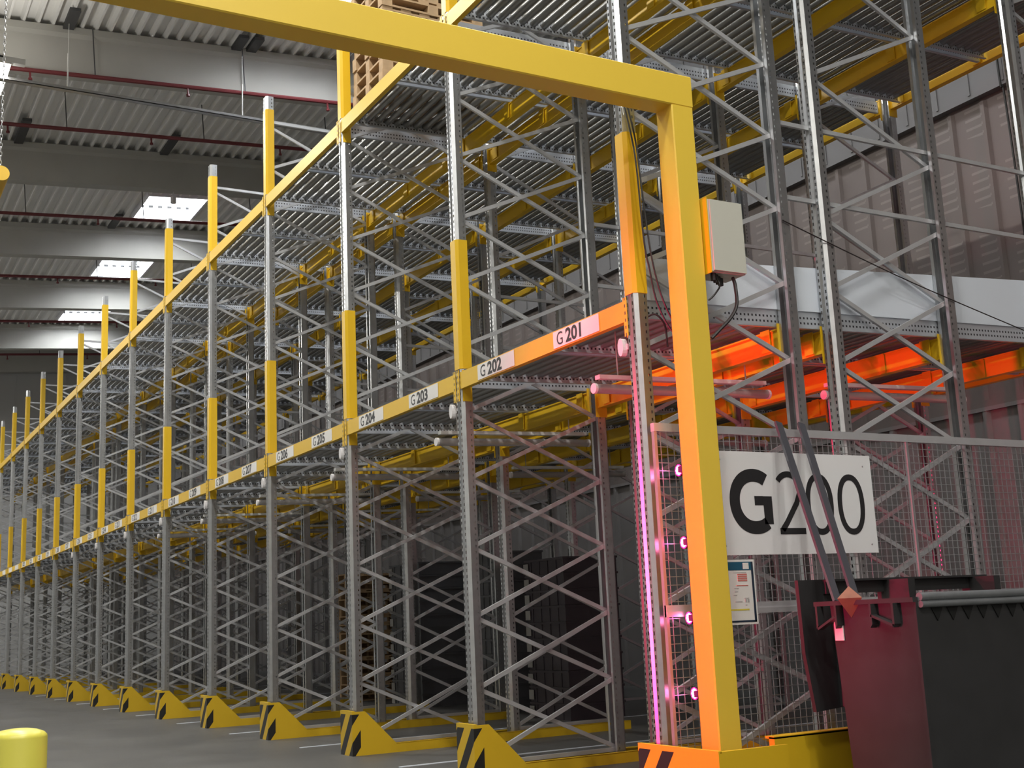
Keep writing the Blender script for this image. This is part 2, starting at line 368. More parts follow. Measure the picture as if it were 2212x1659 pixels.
# hanging yellow height-limit tube
t = thing('height_limit_tube', 'round yellow tube hanging on a chain at the left edge', 'barrier', (-5.6, -3.38, 5.72))
ob('tube', MB().cyl((0, 0, 0), (-3.2, 0, 0), 0.075, 24).mesh('height_tube', M['yellow'], True), t)
ch = MB()
for k in range(46):
    z0 = 0.075 + k * 0.045
    if k % 2: ch.tube([(-0.12, 0.012 * math.cos(a), z0 + 0.03 + 0.03 * math.sin(a)) for a in [q * math.pi / 4 for q in range(9)]], 0.004, 5)
    else: ch.tube([(-0.12 + 0.012 * math.cos(a), 0, z0 + 0.03 + 0.03 * math.sin(a)) for a in [q * math.pi / 4 for q in range(9)]], 0.004, 5)
ch.cyl((-0.12, 0, 2.1), (-0.12, 0, 7.18), 0.006, 6)
ob('chain', ch.mesh('chain', M['chain']), t)
tag(ob('roof_sensor', MB().cyl((0, 0, 0), (0, 0, 0.16), 0.07, 10).cyl((0, 0, 0.16), (0, 0, 0.3), 0.012, 6).mesh('roof_sensor', M['sensor']), None, (-23.1, 2.6, 11.98)), 'tiny bright white fitting under the second girder', 'sensor')

# ------------------------------------------------------------------ rack frames
H = 8.05; SL = 0.03
POST = MB().sheet([(-0.03, 0.1), (0, 0.1), (0, 0.03), (-0.015, 0), (-0.047, 0), (-0.055, 0.012), (-0.063, 0.012), (-0.083, 0), (-0.105, 0), (-0.125, 0.022), (-0.125, 0.1), (-0.095, 0.1)], -0.003, 0.012, H).mesh('post', M['post'])
BASE = MB().box(-0.16, 0.035, -0.02, 0.13, 0, 0.012).mesh('base_plate', M['galv'])
def brace_mesh(d, up, dz=0.58):
    a, b_ = (-0.0, dz) if up else (dz, 0.0)
    y0, y1 = 0.07, d - 0.07; xo = -0.047 if up else -0.078
    mb = MB(); mb.bar((xo, y0, a), (xo, y1, b_), 0.024, 0.034); return mb.mesh('brace', M['galv_brace'])
def hbrace_mesh(d): return MB().box(-0.075, -0.05, 0.07, d - 0.07, -0.017, 0.017).mesh('brace', M['galv_brace'])
SLEEVE = MB().sheet([(0.0045, 0.105), (0.0045, 0.02), (-0.018, -0.005), (-0.107, -0.005), (-0.1295, 0.02), (-0.1295, 0.105)], -0.004, 0, 1.16).mesh('post_sleeve', M['yellow'])
SENSOR = MB().prism([(-0.05 + 0.045 * math.cos(a), 0.03 + 0.05 * math.sin(a)) for a in [q * math.pi / 6 for q in range(12)]], 0, 0.03)
SENS = MB().slab([(-0.165 + 0.032 * math.cos(a), 0.062 * math.sin(a)) for a in [q * math.pi / 8 for q in range(16)]], 1, -0.03, 0.01).box(-0.15, -0.125, 0.0, 0.012, -0.02, 0.02).mesh('reflector', M['sensor'])
ROWS = [('A', 0.0, 1.48, 'front row beside the aisle'), ('B', 1.79, 1.39, 'middle row inside the rack'), ('C', 4.30, 1.40, 'rear row before the back wall')]
BR = {}
for rn, y0, d, w in ROWS: BR[rn] = (brace_mesh(d, True), brace_mesh(d, False), hbrace_mesh(d))
for k in range(NB + 1):
    for rn, y0, d, w in ROWS:
        t = thing('upright_frame', '%s galvanised upright frame counted from the yellow portal, %s' % (ORD[k], w), 'rack frame', (-k * P, y0, 0), 'galvanised rack frames')
        ob('post', POST, t); ob('post', POST, t, (-0.125, d, 0), (0, 0, math.pi))
        ob('base_plate', BASE, t); ob('base_plate', BASE, t, (-0.125, d, 0), (0, 0, math.pi))
        up, dn, hb = BR[rn]
        for n_ in range(13):
            z0 = 0.12 + 0.58 * n_
            if rn == 'A' or z0 < 4.0:
                ob('brace', up, t, (0, 0, z0)); ob('brace', dn, t, (0, 0, z0))
            else:
                ob('brace', up if n_ % 2 else dn, t, (0, 0, z0)) if True else None
        ob('brace', hb, t, (0, 0, 0.1)); ob('brace', hb, t, (0, 0, 7.72))
        if rn == 'B':
            ob('brace', hb, t, (0, 0, 4.28)); ob('brace', hb, t, (0, 0, 4.88))
        if rn == 'A':
            ob('post_sleeve', SLEEVE, t, (0, 0, 3.38)); ob('post_sleeve', SLEEVE, t, (0, 0, 6.71))
            if k < 9: ob('reflector', SENS, t, (0, 0, 3.03))
# spacer bars tying the frames together (only the end row shows them)
for z0, hw in ((4.28, 'lower'), (4.88, 'upper')):
    for ya, yb, w in ((1.48, 1.79, 'short, between front and middle frame'), (3.18, 4.30, 'long, from middle frame to rear frame')):
        for k in (0, 1):
            tag(ob('spacer_bar', MB().box(-0.075, -0.05, 0, yb - ya, -0.017, 0.017).mesh('spacer_bar', M['galv_brace']), None, (-k * P, ya, z0)),
                '%s spacer bar %s, %s' % (hw, w, 'on the rack end' if k == 0 else 'one bay in'), 'bar', 'rack spacer bars')

# ------------------------------------------------------------------ text
def text_mesh(s, size, offset=0.0, depth=0.0008):
    c = bpy.data.curves.new('txt', 'FONT'); c.body = s; c.size = size; c.offset = offset; c.extrude = depth; c.resolution_u = 4
    o = bpy.data.objects.new('txt', c); col.objects.link(o)
    dg = bpy.context.evaluated_depsgraph_get(); me = bpy.data.meshes.new_from_object(o.evaluated_get(dg))
    bpy.data.objects.remove(o); me.materials.clear(); me.materials.append(M['ink']); return me

# ------------------------------------------------------------------ beams
Z1, Z2 = 3.345, 6.68
BL = P - 0.125
beam_me = MB().sheet([(0, 0), (0, 1)], 0.001, 0, 1)
def front_beam():
    b = MB(); b.box(0, BL, 0.0, 0.05, -0.145, 0); return b.mesh('beam_front', M['yellow'])
def inner_beam():
    b = MB(); b.box(0, BL, -0.03, 0.03, -0.16, -0.012); b.box(0, BL, -0.038, 0.038, -0.175, -0.16); b.box(0, BL, -0.038, 0.038, -0.012, 0); return b.mesh('beam_inner', M['yellow'])
mt, nt, b = new_mat('slotted_connector'); b.inputs['Roughness'].default_value = 0.45
n = N(nt); x, y, z = n.xyz()
mask_mix(nt, b, n.m('MULTIPLY', n.m('LESS_THAN', n.m('ABSOLUTE', x), 0.007), n.m('LESS_THAN', n.m('FRACT', n.m('DIVIDE', z, 0.05)), 0.45)), YEL, (0.10, 0.07, 0.02)); M['conn'] = mt
CON_F = MB().box(-0.02, 0.02, -0.008, -0.003, -0.25, 0.02).mesh('connector', M['conn'])
CON_S = MB().box(0, 0.006, 0.0, 0.09, -0.25, 0.02).mesh('connector_side', M['yellow'])
CON_I = MB().box(0, 0.006, -0.06, 0.06, -0.26, 0.03).mesh('connector_inner', M['yellow'])
BRK = MB().box(-0.05, 0.05, -0.048, -0.040, -0.16, 0.008).mesh('bracket', M['yellow'])
FB, IB = front_beam(), inner_beam()
LBL = MB().box(0, 0.62, -0.0035, -0.001, -0.134, -0.008).mesh('label', M['label'])
LEV = [('lower', Z1), ('upper', Z2)]
num = 201
for j in range(NB):
    x0 = -(j + 1) * P
    for ln, zz in LEV:
        t = thing('rack_beam', '%s yellow %s beam on the aisle front, %s bay from the portal' % (ln, 'labelled' if ln == 'lower' else 'plain', ORD[j]), 'beam', (x0, -0.012, zz), 'yellow front beams')
        ob('beam', FB, t)
        ob('connector', CON_F, t, (-0.028, 0.0, 0)); ob('connector', CON_F, t, (BL + 0.028, 0, 0))
        ob('connector', CON_S, t, (0, 0.02, 0)); ob('connector', CON_S, t, (BL - 0.006, 0.02, 0))
        if ln == 'lower':
            for q, xl in ((0, -0.43 - 0.62), (1, -1.65 - 0.62)):
                lb = ob('label', LBL, t, (P + xl, 0, 0)); lb['label'] = 'white location label reading G %d' % (201 + 2 * j + q)
                if j < 11:
                    g = ob('lettering', text_mesh('G', 0.14), lb, (0.045, -0.0038, -0.117), (math.pi / 2, 0, 0))
                    g.scale = (0.95, 1, 1)
                    d_ = ob('lettering', text_mesh(str(201 + 2 * j + q), 0.142, 0.0045), lb, (0.175, -0.0038, -0.117), (math.pi / 2, 0, 0))
                    d_.scale = (1.12, 1, 1)
    for yb, yw in ((1.42, 'behind the front frames'), (1.85, 'before the middle frames'), (3.12, 'behind the middle frames'), (4.36, 'before the rear frames'), (5.64, 'behind the rear frames')):
        for ln, zz in LEV:
            t = thing('rack_beam', '%s yellow cross beam %s, %s bay from the portal' % (ln, yw, ORD[j]), 'beam', (x0, yb, zz + (0.06 if yb > 5 else -0.115) + SL * yb), 'yellow inner beams')
            ob('beam', IB, t); ob('connector', CON_I, t, (0, 0, 0)); ob('connector', CON_I, t, (BL - 0.006, 0, 0))
            for xb in ((0.16, 1.22, 2.32) if j < 8 else ()): ob('bracket', BRK, t, (xb, 0, 0))

# ------------------------------------------------------------------ roller lanes
LW = 1.12; LY0, LY1 = 0.06, 5.57
RAILM = MB().box(0, 0.004, 0, LY1 - LY0, -0.105, 0.03).box(0, 0.03, 0, LY1 - LY0, -0.105, -0.101).mesh('side_rail', M['rail'])
RAILN = MB().box(-0.004, 0, 0, LY1 - LY0, -0.105, 0.03).box(-0.03, 0, 0, LY1 - LY0, -0.105, -0.101).mesh('side_rail', M['rail'])
ROLL = MB().cyl((0.012, 0, 0), (LW - 0.012, 0, 0), 0.039, 10).mesh('roller', M['roller'], True)
NR = int((LY1 - LY0 - 0.04) / 0.115) + 1
bedm = MB()
for i in range(NR): bedm.cyl((0.012, 0.06 + i * 0.115, -0.02), (LW - 0.012, 0.06 + i * 0.115, -0.02), 0.039, 8)
BED = bedm.mesh('roller_bed', M['roller'], True)
for j in range(NB):
    for ln, zz in LEV:
        for q, xo in ((0, -0.145 - LW), (1, -1.325 - LW)):
            t = thing('roller_lane', '%s pallet roller lane, %s from the portal along the aisle' % (ln, ORD[2 * j + q] if 2 * j + q < 18 else 'number %d' % (2 * j + q + 1)), 'conveyor', (-j * P + xo, LY0, zz + SL * LY0), 'pallet roller lanes')
            t.rotation_euler = (math.atan(SL), 0, 0)
            ob('side_rail', RAILM, t); ob('side_rail', RAILN, t, (LW, 0, 0))
            if j < (5 if ln == 'upper' else 3):
                for i in range(NR): ob('roller', ROLL, t, (0, 0.06 + i * 0.115, -0.02))
            else: ob('roller_bed', BED, t)
# white side panel closing the lower level at the rack end
t = thing('side_panel', 'long bluish white metal panel above the lower roller lane at the rack end', 'panel', (-0.136, 0.12, Z1 + 0.03))
t.rotation_euler = (math.atan(SL), 0, 0)
sp_ = MB().slab([(0, 0), (5.55, 0), (5.55, 0.46), (0, 0.30)], 0, 0, 0.004); sp_.box(-0.03, 0.0, 0, 5.55, 0, 0.004)
ob('sheet', sp_.mesh('sheet', M['white_panel']), t)
# tube lights under the lower lanes
for j in range(6):
    for y0, w in ((0.08, 'near the aisle'), (2.3, 'deeper inside the rack')):
        t = thing('tube_light', 'unlit tube lamp below the lower deck, %s bay from portal, %s' % (ORD[j], w), 'lamp', (-j * P - 0.66, y0, 2.84 + 0.03 * y0), 'tube lamps under the deck')
        ob('tube', MB().cyl((0, 0, 0), (0, 1.6, 0.04), 0.036, 14).mesh('tube', M['tube'], True), t)
        ob('batten', MB().bar((0, 0.02, 0.085), (0, 1.58, 0.125), 0.06, 0.03).mesh('batten', M['lamp_body']), t)
        cp = MB().cyl((0, -0.02, 0), (0, 0.0, 0), 0.038, 14).cyl((0, 1.6, 0.04), (0, 1.62, 0.04), 0.038, 14); ob('end_cap', cp.mesh('end_cap', M['sensor']), t)
        hg = MB(); hg.cyl((0, 0.2, 0.09), (0, 0.2, 0.44), 0.006, 6); hg.cyl((0, 1.4, 0.12), (0, 1.4, 0.46), 0.006, 6)
        ob('hanger', hg.mesh('hanger', M['chain']), t)

# ------------------------------------------------------------------ column guards at the aisle
gp = MB(); gp.box(-0.21, 0.10, -0.06, -0.052, 0, 0.42)
for xa in (-0.21, 0.092): gp.slab([(-0.052, 0), (-0.052, 0.42), (0.08, 0.42), (0.41, 0.09), (0.41, 0)], 0, xa, xa + 0.008)
gp.box(-0.21, 0.10, -0.06, -0.03, 0.42, 0.428)
GP = gp.mesh('shield', M['hazard'])
GR = MB().box(-0.21, -0.202, 0.41, 3.25, 0, 0.09).box(-0.21, -0.17, 0.41, 3.25, 0.082, 0.09).mesh('floor_rail', M['guard'])
GR2 = MB().box(0.092, 0.10, 0.41, 3.25, 0, 0.09).box(0.06, 0.10, 0.41, 3.25, 0.082, 0.09).mesh('floor_rail', M['guard'])
for k in range(1, NB + 1):
    t = thing('column_guard', 'yellow column guard with black oblique stripes at the foot of the %s front post' % ORD[k], 'guard', (-k * P, 0, 0), 'striped column guards')
    ob('shield', GP, t); ob('floor_rail', GR, t); ob('floor_rail', GR2, t)
for j in range(10):
    tag(ob('floor_strip', MB().box(-0.02, 0.02, 0, 5.0, 0, 0.006).mesh('floor_strip', M['white_panel']), None, (-j * P - 1.25, -0.12, 0)),
        'thin pale strip on the floor mid-way across the %s bay from the portal' % ORD[j], 'strip', 'floor strips')
# wide guard at the rack end
t = thing('corner_guard', 'wide yellow steel guard round the foot of the portal post and the end post', 'guard', (0, 0, 0))
cg = MB(); cg.box(-0.20, 0.62, -0.065, -0.055, 0, 0.42); cg.box(0.61, 0.62, -0.055, 0.47, 0, 0.415); cg.box(-0.20, 0.62, -0.065, -0.04, 0.42, 0.428); cg.box(0.59, 0.62, -0.04, 0.47, 0.415, 0.423)
cg.slab([(-0.055, 0), (-0.055, 0.42), (0.08, 0.42), (0.41, 0.09), (0.41, 0)], 0, -0.20, -0.192)
ob('shield', cg.mesh('corner_shield', M['hazard']), t)
t = thing('end_guard', 'yellow guard rail along the foot of the mesh fence behind the dark container', 'guard', (0.5, 0.47, 0))
eg = MB(); eg.box(-0.05, 0.0, 0.0, 2.7, 0.10, 0.455); eg.box(-0.09, 0.0, 0.0, 2.7, 0.445, 0.46)
ob('rail', eg.mesh('rail', M['guard']), t)
for yy in (0.3, 2.3): ob('foot', MB().box(-0.08, -0.01, yy, yy + 0.1, 0, 0.12).mesh('foot', M['guard']), t)

# ------------------------------------------------------------------ portal
PYL = -4.62
t = thing('portal_frame', 'big pale yellow steel portal spanning the aisle at the rack end', 'portal', (0.31, 0, 0))
leg = MB().bevbox(-0.09, 0.09, -0.09, 0.09, 0.012, 4.60, 0.008).mesh('leg', M['portal'])
ob('leg', leg, t, (0, 0.21, 0)); ob('leg', leg, t, (0, PYL, 0))
pl = MB().box(-0.14, 0.14, -0.14, 0.14, 0, 0.012).mesh('foot_plate', M['portal'])
ob('foot_plate', pl, t, (0, 0.21, 0)); ob('foot_plate', pl, t, (0, PYL, 0))
cb = MB(); cb.slab([(-0.082, 4.60), (0.082, 4.60), (0.09, 4.608), (0.09, 4.822), (0.082, 4.83), (-0.082, 4.83), (-0.09, 4.822), (-0.09, 4.608)], 1, PYL - 0.09, 0.30)
ob('crossbeam', cb.mesh('crossbeam', M['portal']), t)
# ring lamps on both legs
def ring_lamp(x, y, z, label, face):
    t = thing('ring_lamp', label, 'lamp', (x, y, z), 'red ring lamps')
    s = face
    ob('case', MB().cyl((0, 0.04 * -s, 0), (0, 0, 0), 0.04, 18).box(0.03, 0.073, -0.03, 0.03, -0.02, 0.02).mesh('case', M['led_case']), t)
    ring = MB()
    k = 20
    vs = []; fs = []
    for i in range(k):
        a = 2 * math.pi * i / k
        for r in (0.031, 0.039): vs.append((r * math.cos(a), 0.003 * s, r * math.sin(a)))
    for i in range(k): q = ((2 * i), 2 * ((i + 1) % k), 2 * ((i + 1) % k) + 1, 2 * i + 1); fs.append(q)
    ring.add(vs, fs); ob('glow_ring', ring.mesh('glow_ring', M['pink_led']), t)
    dots = MB()
    for i in range(8):
        a = 2 * math.pi * i / 8; cx, cz = 0.019 * math.cos(a), 0.022 * math.sin(a)
        dots.cyl((cx, 0, cz), (cx, 0.006 * s, cz), 0.0095, 8)
    ob('led', dots.mesh('led', M['white_led']), t)
    return t
for z, w in zip((2.15, 1.68, 1.20, 0.73), ('topmost', 'second from top', 'third from top', 'lowest')):
    ring_lamp(0.147, 0.155, z, '%s of the red glowing ring lamps on the portal post' % w, -1)
    o = ring_lamp(0.147, PYL + 0.13, z, '%s red ring lamp on the far portal leg, outside the picture' % w, 1)
    l = bpy.data.lights.new('ring_spot', 'SPOT'); l.energy = 640; l.color = (1.0, 0.015, 0.12); l.spot_size = math.radians(54); l.spot_blend = 1.0; l.shadow_soft_size = 0.05
    lo = bpy.data.objects.new('ring_spot', l); col.objects.link(lo); lo.location = (0.165, PYL + 0.17, z)
    lo.rotation_euler = Vector((-0.07, 1, 0.07)).to_track_quat('-Z', 'Y').to_euler()
    l = bpy.data.lights.new('ring_glow', 'POINT'); l.energy = 0.22; l.color = (1.0, 0.01, 0.30); l.shadow_soft_size = 0.03
    lo = bpy.data.objects.new('ring_glow', l); col.objects.link(lo); lo.location = (0.12, 0.10, z)
# control box behind the post, cables
t = thing('control_box', 'beige control box fixed behind the yellow portal post', 'box', (0.40, 0.46, 3.44))
ob('body', MB().box(-0.16, 0.045, -0.14, 0.14, 0, 0.5).mesh('body', M['beige_box']), t)
ob('mounting_plate', MB().box(-0.16, 0.047, -0.15, -0.142, -0.01, 0.51).mesh('mounting_plate', M['yellow']), t)
ob('door', MB().box(0.048, 0.062, -0.13, 0.14, 0.005, 0.495).mesh('door', M['beige_box']), t)
gl = MB()
for i in range(4): gl.cyl((0.0 - 0.03 * i, -0.10 + 0.045 * i, -0.05), (0.0 - 0.03 * i, -0.10 + 0.045 * i, 0), 0.018, 8)
ob('cable_gland', gl.mesh('cable_gland', M['cable']), t)
def smooth(pts, n_=8):
    out = []; pts = [Vector(p) for p in pts]; q = [pts[0]] + pts + [pts[-1]]
    for i in range(1, len(q) - 2):
        for s in range(n_):
            u = s / n_; a, b_, c, d = q[i - 1], q[i], q[i + 1], q[i + 2]
            out.append(0.5 * ((2 * b_) + (c - a) * u + (2 * a - 5 * b_ + 4 * c - d) * u * u + (3 * b_ - a - 3 * c + d) * u ** 3))
    return out + [pts[-1]]
def cable(name, label, pts, r): return tag(ob(name, MB().tube(smooth(pts), r).mesh(name, M['cable'], True)), label, 'cable', None)
cable('power_cable', 'black cable hanging in a loop from the beige control box', [(0.41, 0.52, 3.42), (0.45, 0.50, 3.35), (0.46, 0.49, 3.22), (0.45, 0.44, 3.13), (0.43, 0.36, 3.05), (0.41, 0.30, 2.99)], 0.012)
cable('power_cable', 'thin loose black lead looping under the beige control box', [(0.38, 0.40, 3.42), (0.40, 0.41, 3.36), (0.41, 0.37, 3.31), (0.41, 0.33, 3.27), (0.40, 0.305, 3.25)], 0.006)
cable('data_cable', 'black cable running down beside the first front post, left one of the pair', [(0.03, -0.01, 4.75), (0.09, 0.0, 4.44), (0.12, 0.0, 4.22), (0.12, 0.02, 3.71), (0.12, 0.05, 3.52), (0.12, 0.09, 3.3), (0.14, 0.17, 3.11), (0.21, 0.23, 3.01)], 0.006)
cable('data_cable', 'black cable running down beside the first front post, right one of the pair', [(0.04, 0.0, 4.78), (0.10, 0.02, 4.44), (0.12, 0.03, 4.1), (0.12, 0.05, 3.84), (0.13, 0.07, 3.58), (0.14, 0.12, 3.33), (0.16, 0.19, 3.15), (0.21, 0.24, 3.06)], 0.006)
cable('data_cable', 'small black lead curling below the white side panel by the first post', [(-0.02, 0.09, 3.21), (0.03, 0.14, 3.23), (0.06, 0.19, 3.15), (0.06, 0.2, 3.0)], 0.007)
cable('steel_wire', 'thin dark wire slanting down across the end frames', [(0.012, 1.38, 4.06), (0.012, 2.4, 3.78), (0.012, 3.1, 3.61), (0.012, 4.35, 3.33)], 0.0045)
cable('wall_cable', 'thin dark cable running down the back wall at the right edge', [(-2.8, 7.84, 9.2), (-2.8, 7.84, 7.62), (-2.79, 7.88, 7.4), (-2.8, 7.93, 5.7), (-2.8, 7.93, 3.7)], 0.014)

# ------------------------------------------------------------------ mesh fence with sign and notice
FX = 0.07
for (ya, yb, w) in ((0.02, 2.36, 'nearest the portal, carrying the big sign'), (2.362, 4.74, 'farther from the portal')):
    t = thing('mesh_fence', 'grey wire mesh fence panel at the rack end, ' + w, 'fence', (FX, ya, 0)); L = yb - ya
    ob('top_rail', MB().box(-0.02, 0.02, 0, L, 2.415, 2.47).mesh('top_rail', M['galv_brace']), t)
    for yy in ((0.0, L - 0.022) if ya < 1 else (L - 0.022,)): ob('post', MB().box(-0.014, 0.016, yy, yy + 0.022, 0.0, 2.415).mesh('fence_post', M['galv']), t)
    ob('middle_rail', MB().box(-0.0, 0.03, 0, L, 1.21, 1.245).box(0.0, 0.02, 0, L, 1.245, 1.285).mesh('middle_rail', M['galv_brace']), t)
    w_ = MB()
    yy = 0.06
    while yy < L - 0.04: w_.box(-0.003, 0.0015, yy - 0.0022, yy + 0.0022, 0.12, 2.415); yy += 0.053
    zz = 0.14
    while zz < 2.41: w_.box(0.0015, 0.006, 0.02, L - 0.02, zz - 0.0022, zz + 0.0022); zz += 0.053
    ob('wire_mesh', w_.mesh('wire_mesh', M['galv']), t)
SX = FX + 0.045
def stroke(pts, w, depth=0.002, closed=False):
    # flat letter stroke in local (u, v) plane -> mesh in (y, z), thin in x
    n_ = len(pts); L_ = []; R_ = []
    for i in range(n_):
        if closed: a, c = pts[(i - 1) % n_], pts[(i + 1) % n_]
        else: a, c = pts[max(i - 1, 0)], pts[min(i + 1, n_ - 1)]
        dx, dy = c[0] - a[0], c[1] - a[1]; l = math.hypot(dx, dy); nx, ny = -dy / l, dx / l
        L_.append((pts[i][0] + nx * w / 2, pts[i][1] + ny * w / 2)); R_.append((pts[i][0] - nx * w / 2, pts[i][1] - ny * w / 2))
    mb = MB(); vs = [(depth, *p) for p in L_] + [(depth, *p) for p in R_]
    fs = [(i, n_ + i, n_ + (i + 1) % n_, (i + 1) % n_) for i in range(n_ if closed else n_ - 1)]
    mb.add(vs, fs); return mb
def ell(cx, cz, rx, rz, a0, a1, n_=40, e=1.0):
    out = []
    for i in range(n_ + 1):
        a = math.radians(a0 + (a1 - a0) * i / n_); c, s = math.cos(a), math.sin(a)
        out.append((cx + rx * math.copysign(abs(c) ** e, c), cz + rz * math.copysign(abs(s) ** e, s)))
    return out
t = thing('location_sign', 'large white sign reading G200 on the mesh fence', 'sign', (SX, 0.475, 1.595))
ob('board', MB().box(-0.004, 0, 0, 1.44, 0, 0.70).mesh('board', M['sign']), t)
g = MB()
for part in (stroke(ell(0.325, 0.36, 0.172, 0.178, 54, 306, 44, 0.95), 0.088), stroke([(0.44, 0.395), (0.44, 0.205)], 0.078), stroke([(0.325, 0.365), (0.402, 0.365)], 0.062)):
    g.add(part.v, part.f)
ob('letter', g.mesh('letter_g', M['ink']), t)
two = ell(0.635, 0.455, 0.105, 0.095, 150, -22, 22) + [(0.70, 0.35), (0.60, 0.215), (0.555, 0.165)]
tb = stroke(two, 0.043); s2 = stroke([(0.532, 0.157), (0.765, 0.157)], 0.043); tb.add(s2.v, s2.f)
ob('digit', tb.mesh('digit_two', M['ink']), t)
for cx in (0.915, 1.215): ob('digit', stroke(ell(cx, 0.345, 0.108, 0.194, 0, 351, 39, 0.9), 0.043, closed=True).mesh('digit_zero', M['ink']), t)
sc = MB()
for yy, zz in ((0.05, 0.64), (0.72, 0.62), (1.36, 0.62), (0.05, 0.06), (1.38, 0.06)): sc.cyl((0, yy, zz), (0.003, yy, zz), 0.006, 8)
ob('screw', sc.mesh('screw', M['galv']), t)
t = thing('notice', 'framed paper notice with blue header below the big sign', 'notice', (SX, 0.465, 1.14))
ob('board', MB().box(-0.004, 0, 0, 0.285, 0, 0.425).mesh('notice_board', M['label']), t)
ob('frame', MB().box(0, 0.002, 0.255, 0.272, 0.015, 0.41).box(0, 0.002, 0.0, 0.272, 0.015, 0.027).mesh('notice_frame', M['navy']), t)
ob('header', MB().box(0, 0.002, 0.0, 0.255, 0.355, 0.41).mesh('header', M['teal']), t)
ob('emblem', MB().box(0.002, 0.003, 0.185, 0.235, 0.362, 0.403).mesh('emblem', M['paper']), t)
rp = MB()
for i in range(4): rp.box(0, 0.002, 0.135, 0.215, 0.283 + 0.013 * i, 0.292 + 0.013 * i)
rp.box(0, 0.002, 0.12, 0.22, 0.252, 0.257)
ob('red_lines', rp.mesh('red_lines', M['red_print']), t)
gp_ = MB()
for i, (a, c) in enumerate(((0.10, 0.14), (0.10, 0.13), (0.09, 0.12), (0.18, 0.22), (0.10, 0.16), (0.185, 0.20))): gp_.box(0, 0.002, a, c, 0.235 - 0.022 * i, 0.239 - 0.022 * i)
gp_.box(0, 0.002, 0.185, 0.198, 0.145, 0.165); gp_.box(0, 0.002, 0.205, 0.22, 0.145, 0.165); gp_.box(0, 0.002, 0.10, 0.21, 0.338, 0.341)
ob('text_lines', gp_.mesh('text_lines', M['grey_print']), t)
ob('highlight', MB().box(0, 0.002, 0.05, 0.215, 0.092, 0.102).mesh('highlight', M['yellow_print']), t)

# ------------------------------------------------------------------ black tipping container and the two bars
BX0, BX1, BY0, BY1 = 0.93, 1.60, 0.62, 2.28
t = thing('tipping_container', 'black steel tipping container with grey pipe rim at the right', 'container', (0, 0, 0))
bd = MB(); zt, zb = 1.235, 0.14; th = 0.012
def taper_wall(a0, a1, b0, b1, z0, z1): pass
outer_b = [(BX0 + 0.05, BY0 + 0.03), (BX1 - 0.02, BY0 + 0.03), (BX1 - 0.02, BY1), (BX0 + 0.05, BY1)]
outer_t = [(BX0, BY0), (BX1, BY0), (BX1, BY1), (BX0, BY1)]
inn_t = [(BX0 + th, BY0 + th), (BX1 - th, BY0 + th), (BX1 - th, BY1 - th), (BX0 + th, BY1 - th)]
inn_b = [(BX0 + 0.05 + th, BY0 + 0.03 + th), (BX1 - 0.02 - th, BY0 + 0.03 + th), (BX1 - 0.02 - th, BY1 - th), (BX0 + 0.05 + th, BY1 - th)]
vs = [(*p, zb) for p in outer_b] + [(*p, zt) for p in outer_t] + [(*p, zt) for p in inn_t] + [(*p, zb + th) for p in inn_b]
fs = [(3, 2, 1, 0)]
for i in range(4):
    q = (i + 1) % 4; fs += [(i, q, 4 + q, 4 + i), (4 + i, 4 + q, 8 + q, 8 + i), (8 + i, 8 + q, 12 + q, 12 + i)]
fs.append((12, 13, 14, 15)); bd.add(vs, fs)
bd.box(BX0 + 0.12, BX0 + 0.24, BY0 + 0.1, BY1 - 0.1, 0, zb); bd.box(BX1 - 0.24, BX1 - 0.12, BY0 + 0.1, BY1 - 0.1, 0, zb)
ob('body', bd.mesh('container_body', M['black_steel']), t)
rim = MB(); rim.cyl((BX1 + 0.012, BY0 + 0.02, 1.262), (BX1 + 0.012, BY1, 1.262), 0.024, 12); rim.cyl((BX1 + 0.016, BY0 + 0.02, 1.222), (BX1 + 0.016, BY1, 1.222), 0.020, 12)
ob('rim', rim.mesh('rim', M['dark_rim'], True), t)
ob('rim', MB().box(BX0 - 0.12, BX1, BY0 - 0.02, BY0 + 0.03, 1.235, 1.262).mesh('rim_side', M['black_steel']), t)
ob('back_bar', MB().box(0.66, 0.72, 0.80, 2.24, 1.31, 1.385).box(0.66, 0.76, 0.80, 2.24, 1.385, 1.398).mesh('back_bar', M['black_steel']), t)
for yy in (1.3, 2.1): ob('back_plate', MB().box(0.66, 0.93, yy, yy + 0.06, 0.9, 1.385).mesh('back_plate', M['black_steel']), t)
fl = MB().slab([(0.60, 1.40), (0.92, 1.40), (0.94, 0.62), (0.66, 0.60), (0.61, 0.95)], 0, 0.66, 0.69); fl.box(0.69, 0.93, 0.86, 0.89, 0.62, 1.2)
ob('side_flap', fl.mesh('side_flap', M['black_steel']), t)
lug = MB(); cx, cz = 1.10, 1.275
for a, zt_ in (((cx, BY0 - 0.05, cz), 1.16), ((cx, BY0 - 0.05, cz), 1.345)):
    b4 = [(cx - 0.10, BY0, cz), (cx, BY0 - 0.10, cz), (cx + 0.10, BY0, cz), (cx, BY0 + 0.10, cz)]
    tip = (cx, BY0 - 0.0, zt_)
    f4 = [(0, 1, 4), (1, 2, 4), (2, 3, 4), (3, 0, 4)] if zt_ > cz else [(1, 0, 4), (2, 1, 4), (3, 2, 4), (0, 3, 4)]
    lug.add(b4 + [tip], f4)
ob('pivot_lug', lug.mesh('pivot_lug', M['rust']), t)
gs = MB()
for gx in (0.86, 1.02, 1.30, 1.47):
    gs.slab([(gx - 0.008, 1.235), (gx + 0.008, 1.235), (gx + 0.008, 1.12), (gx - 0.008, 1.10)], 1, BY0 - 0.05, BY0)
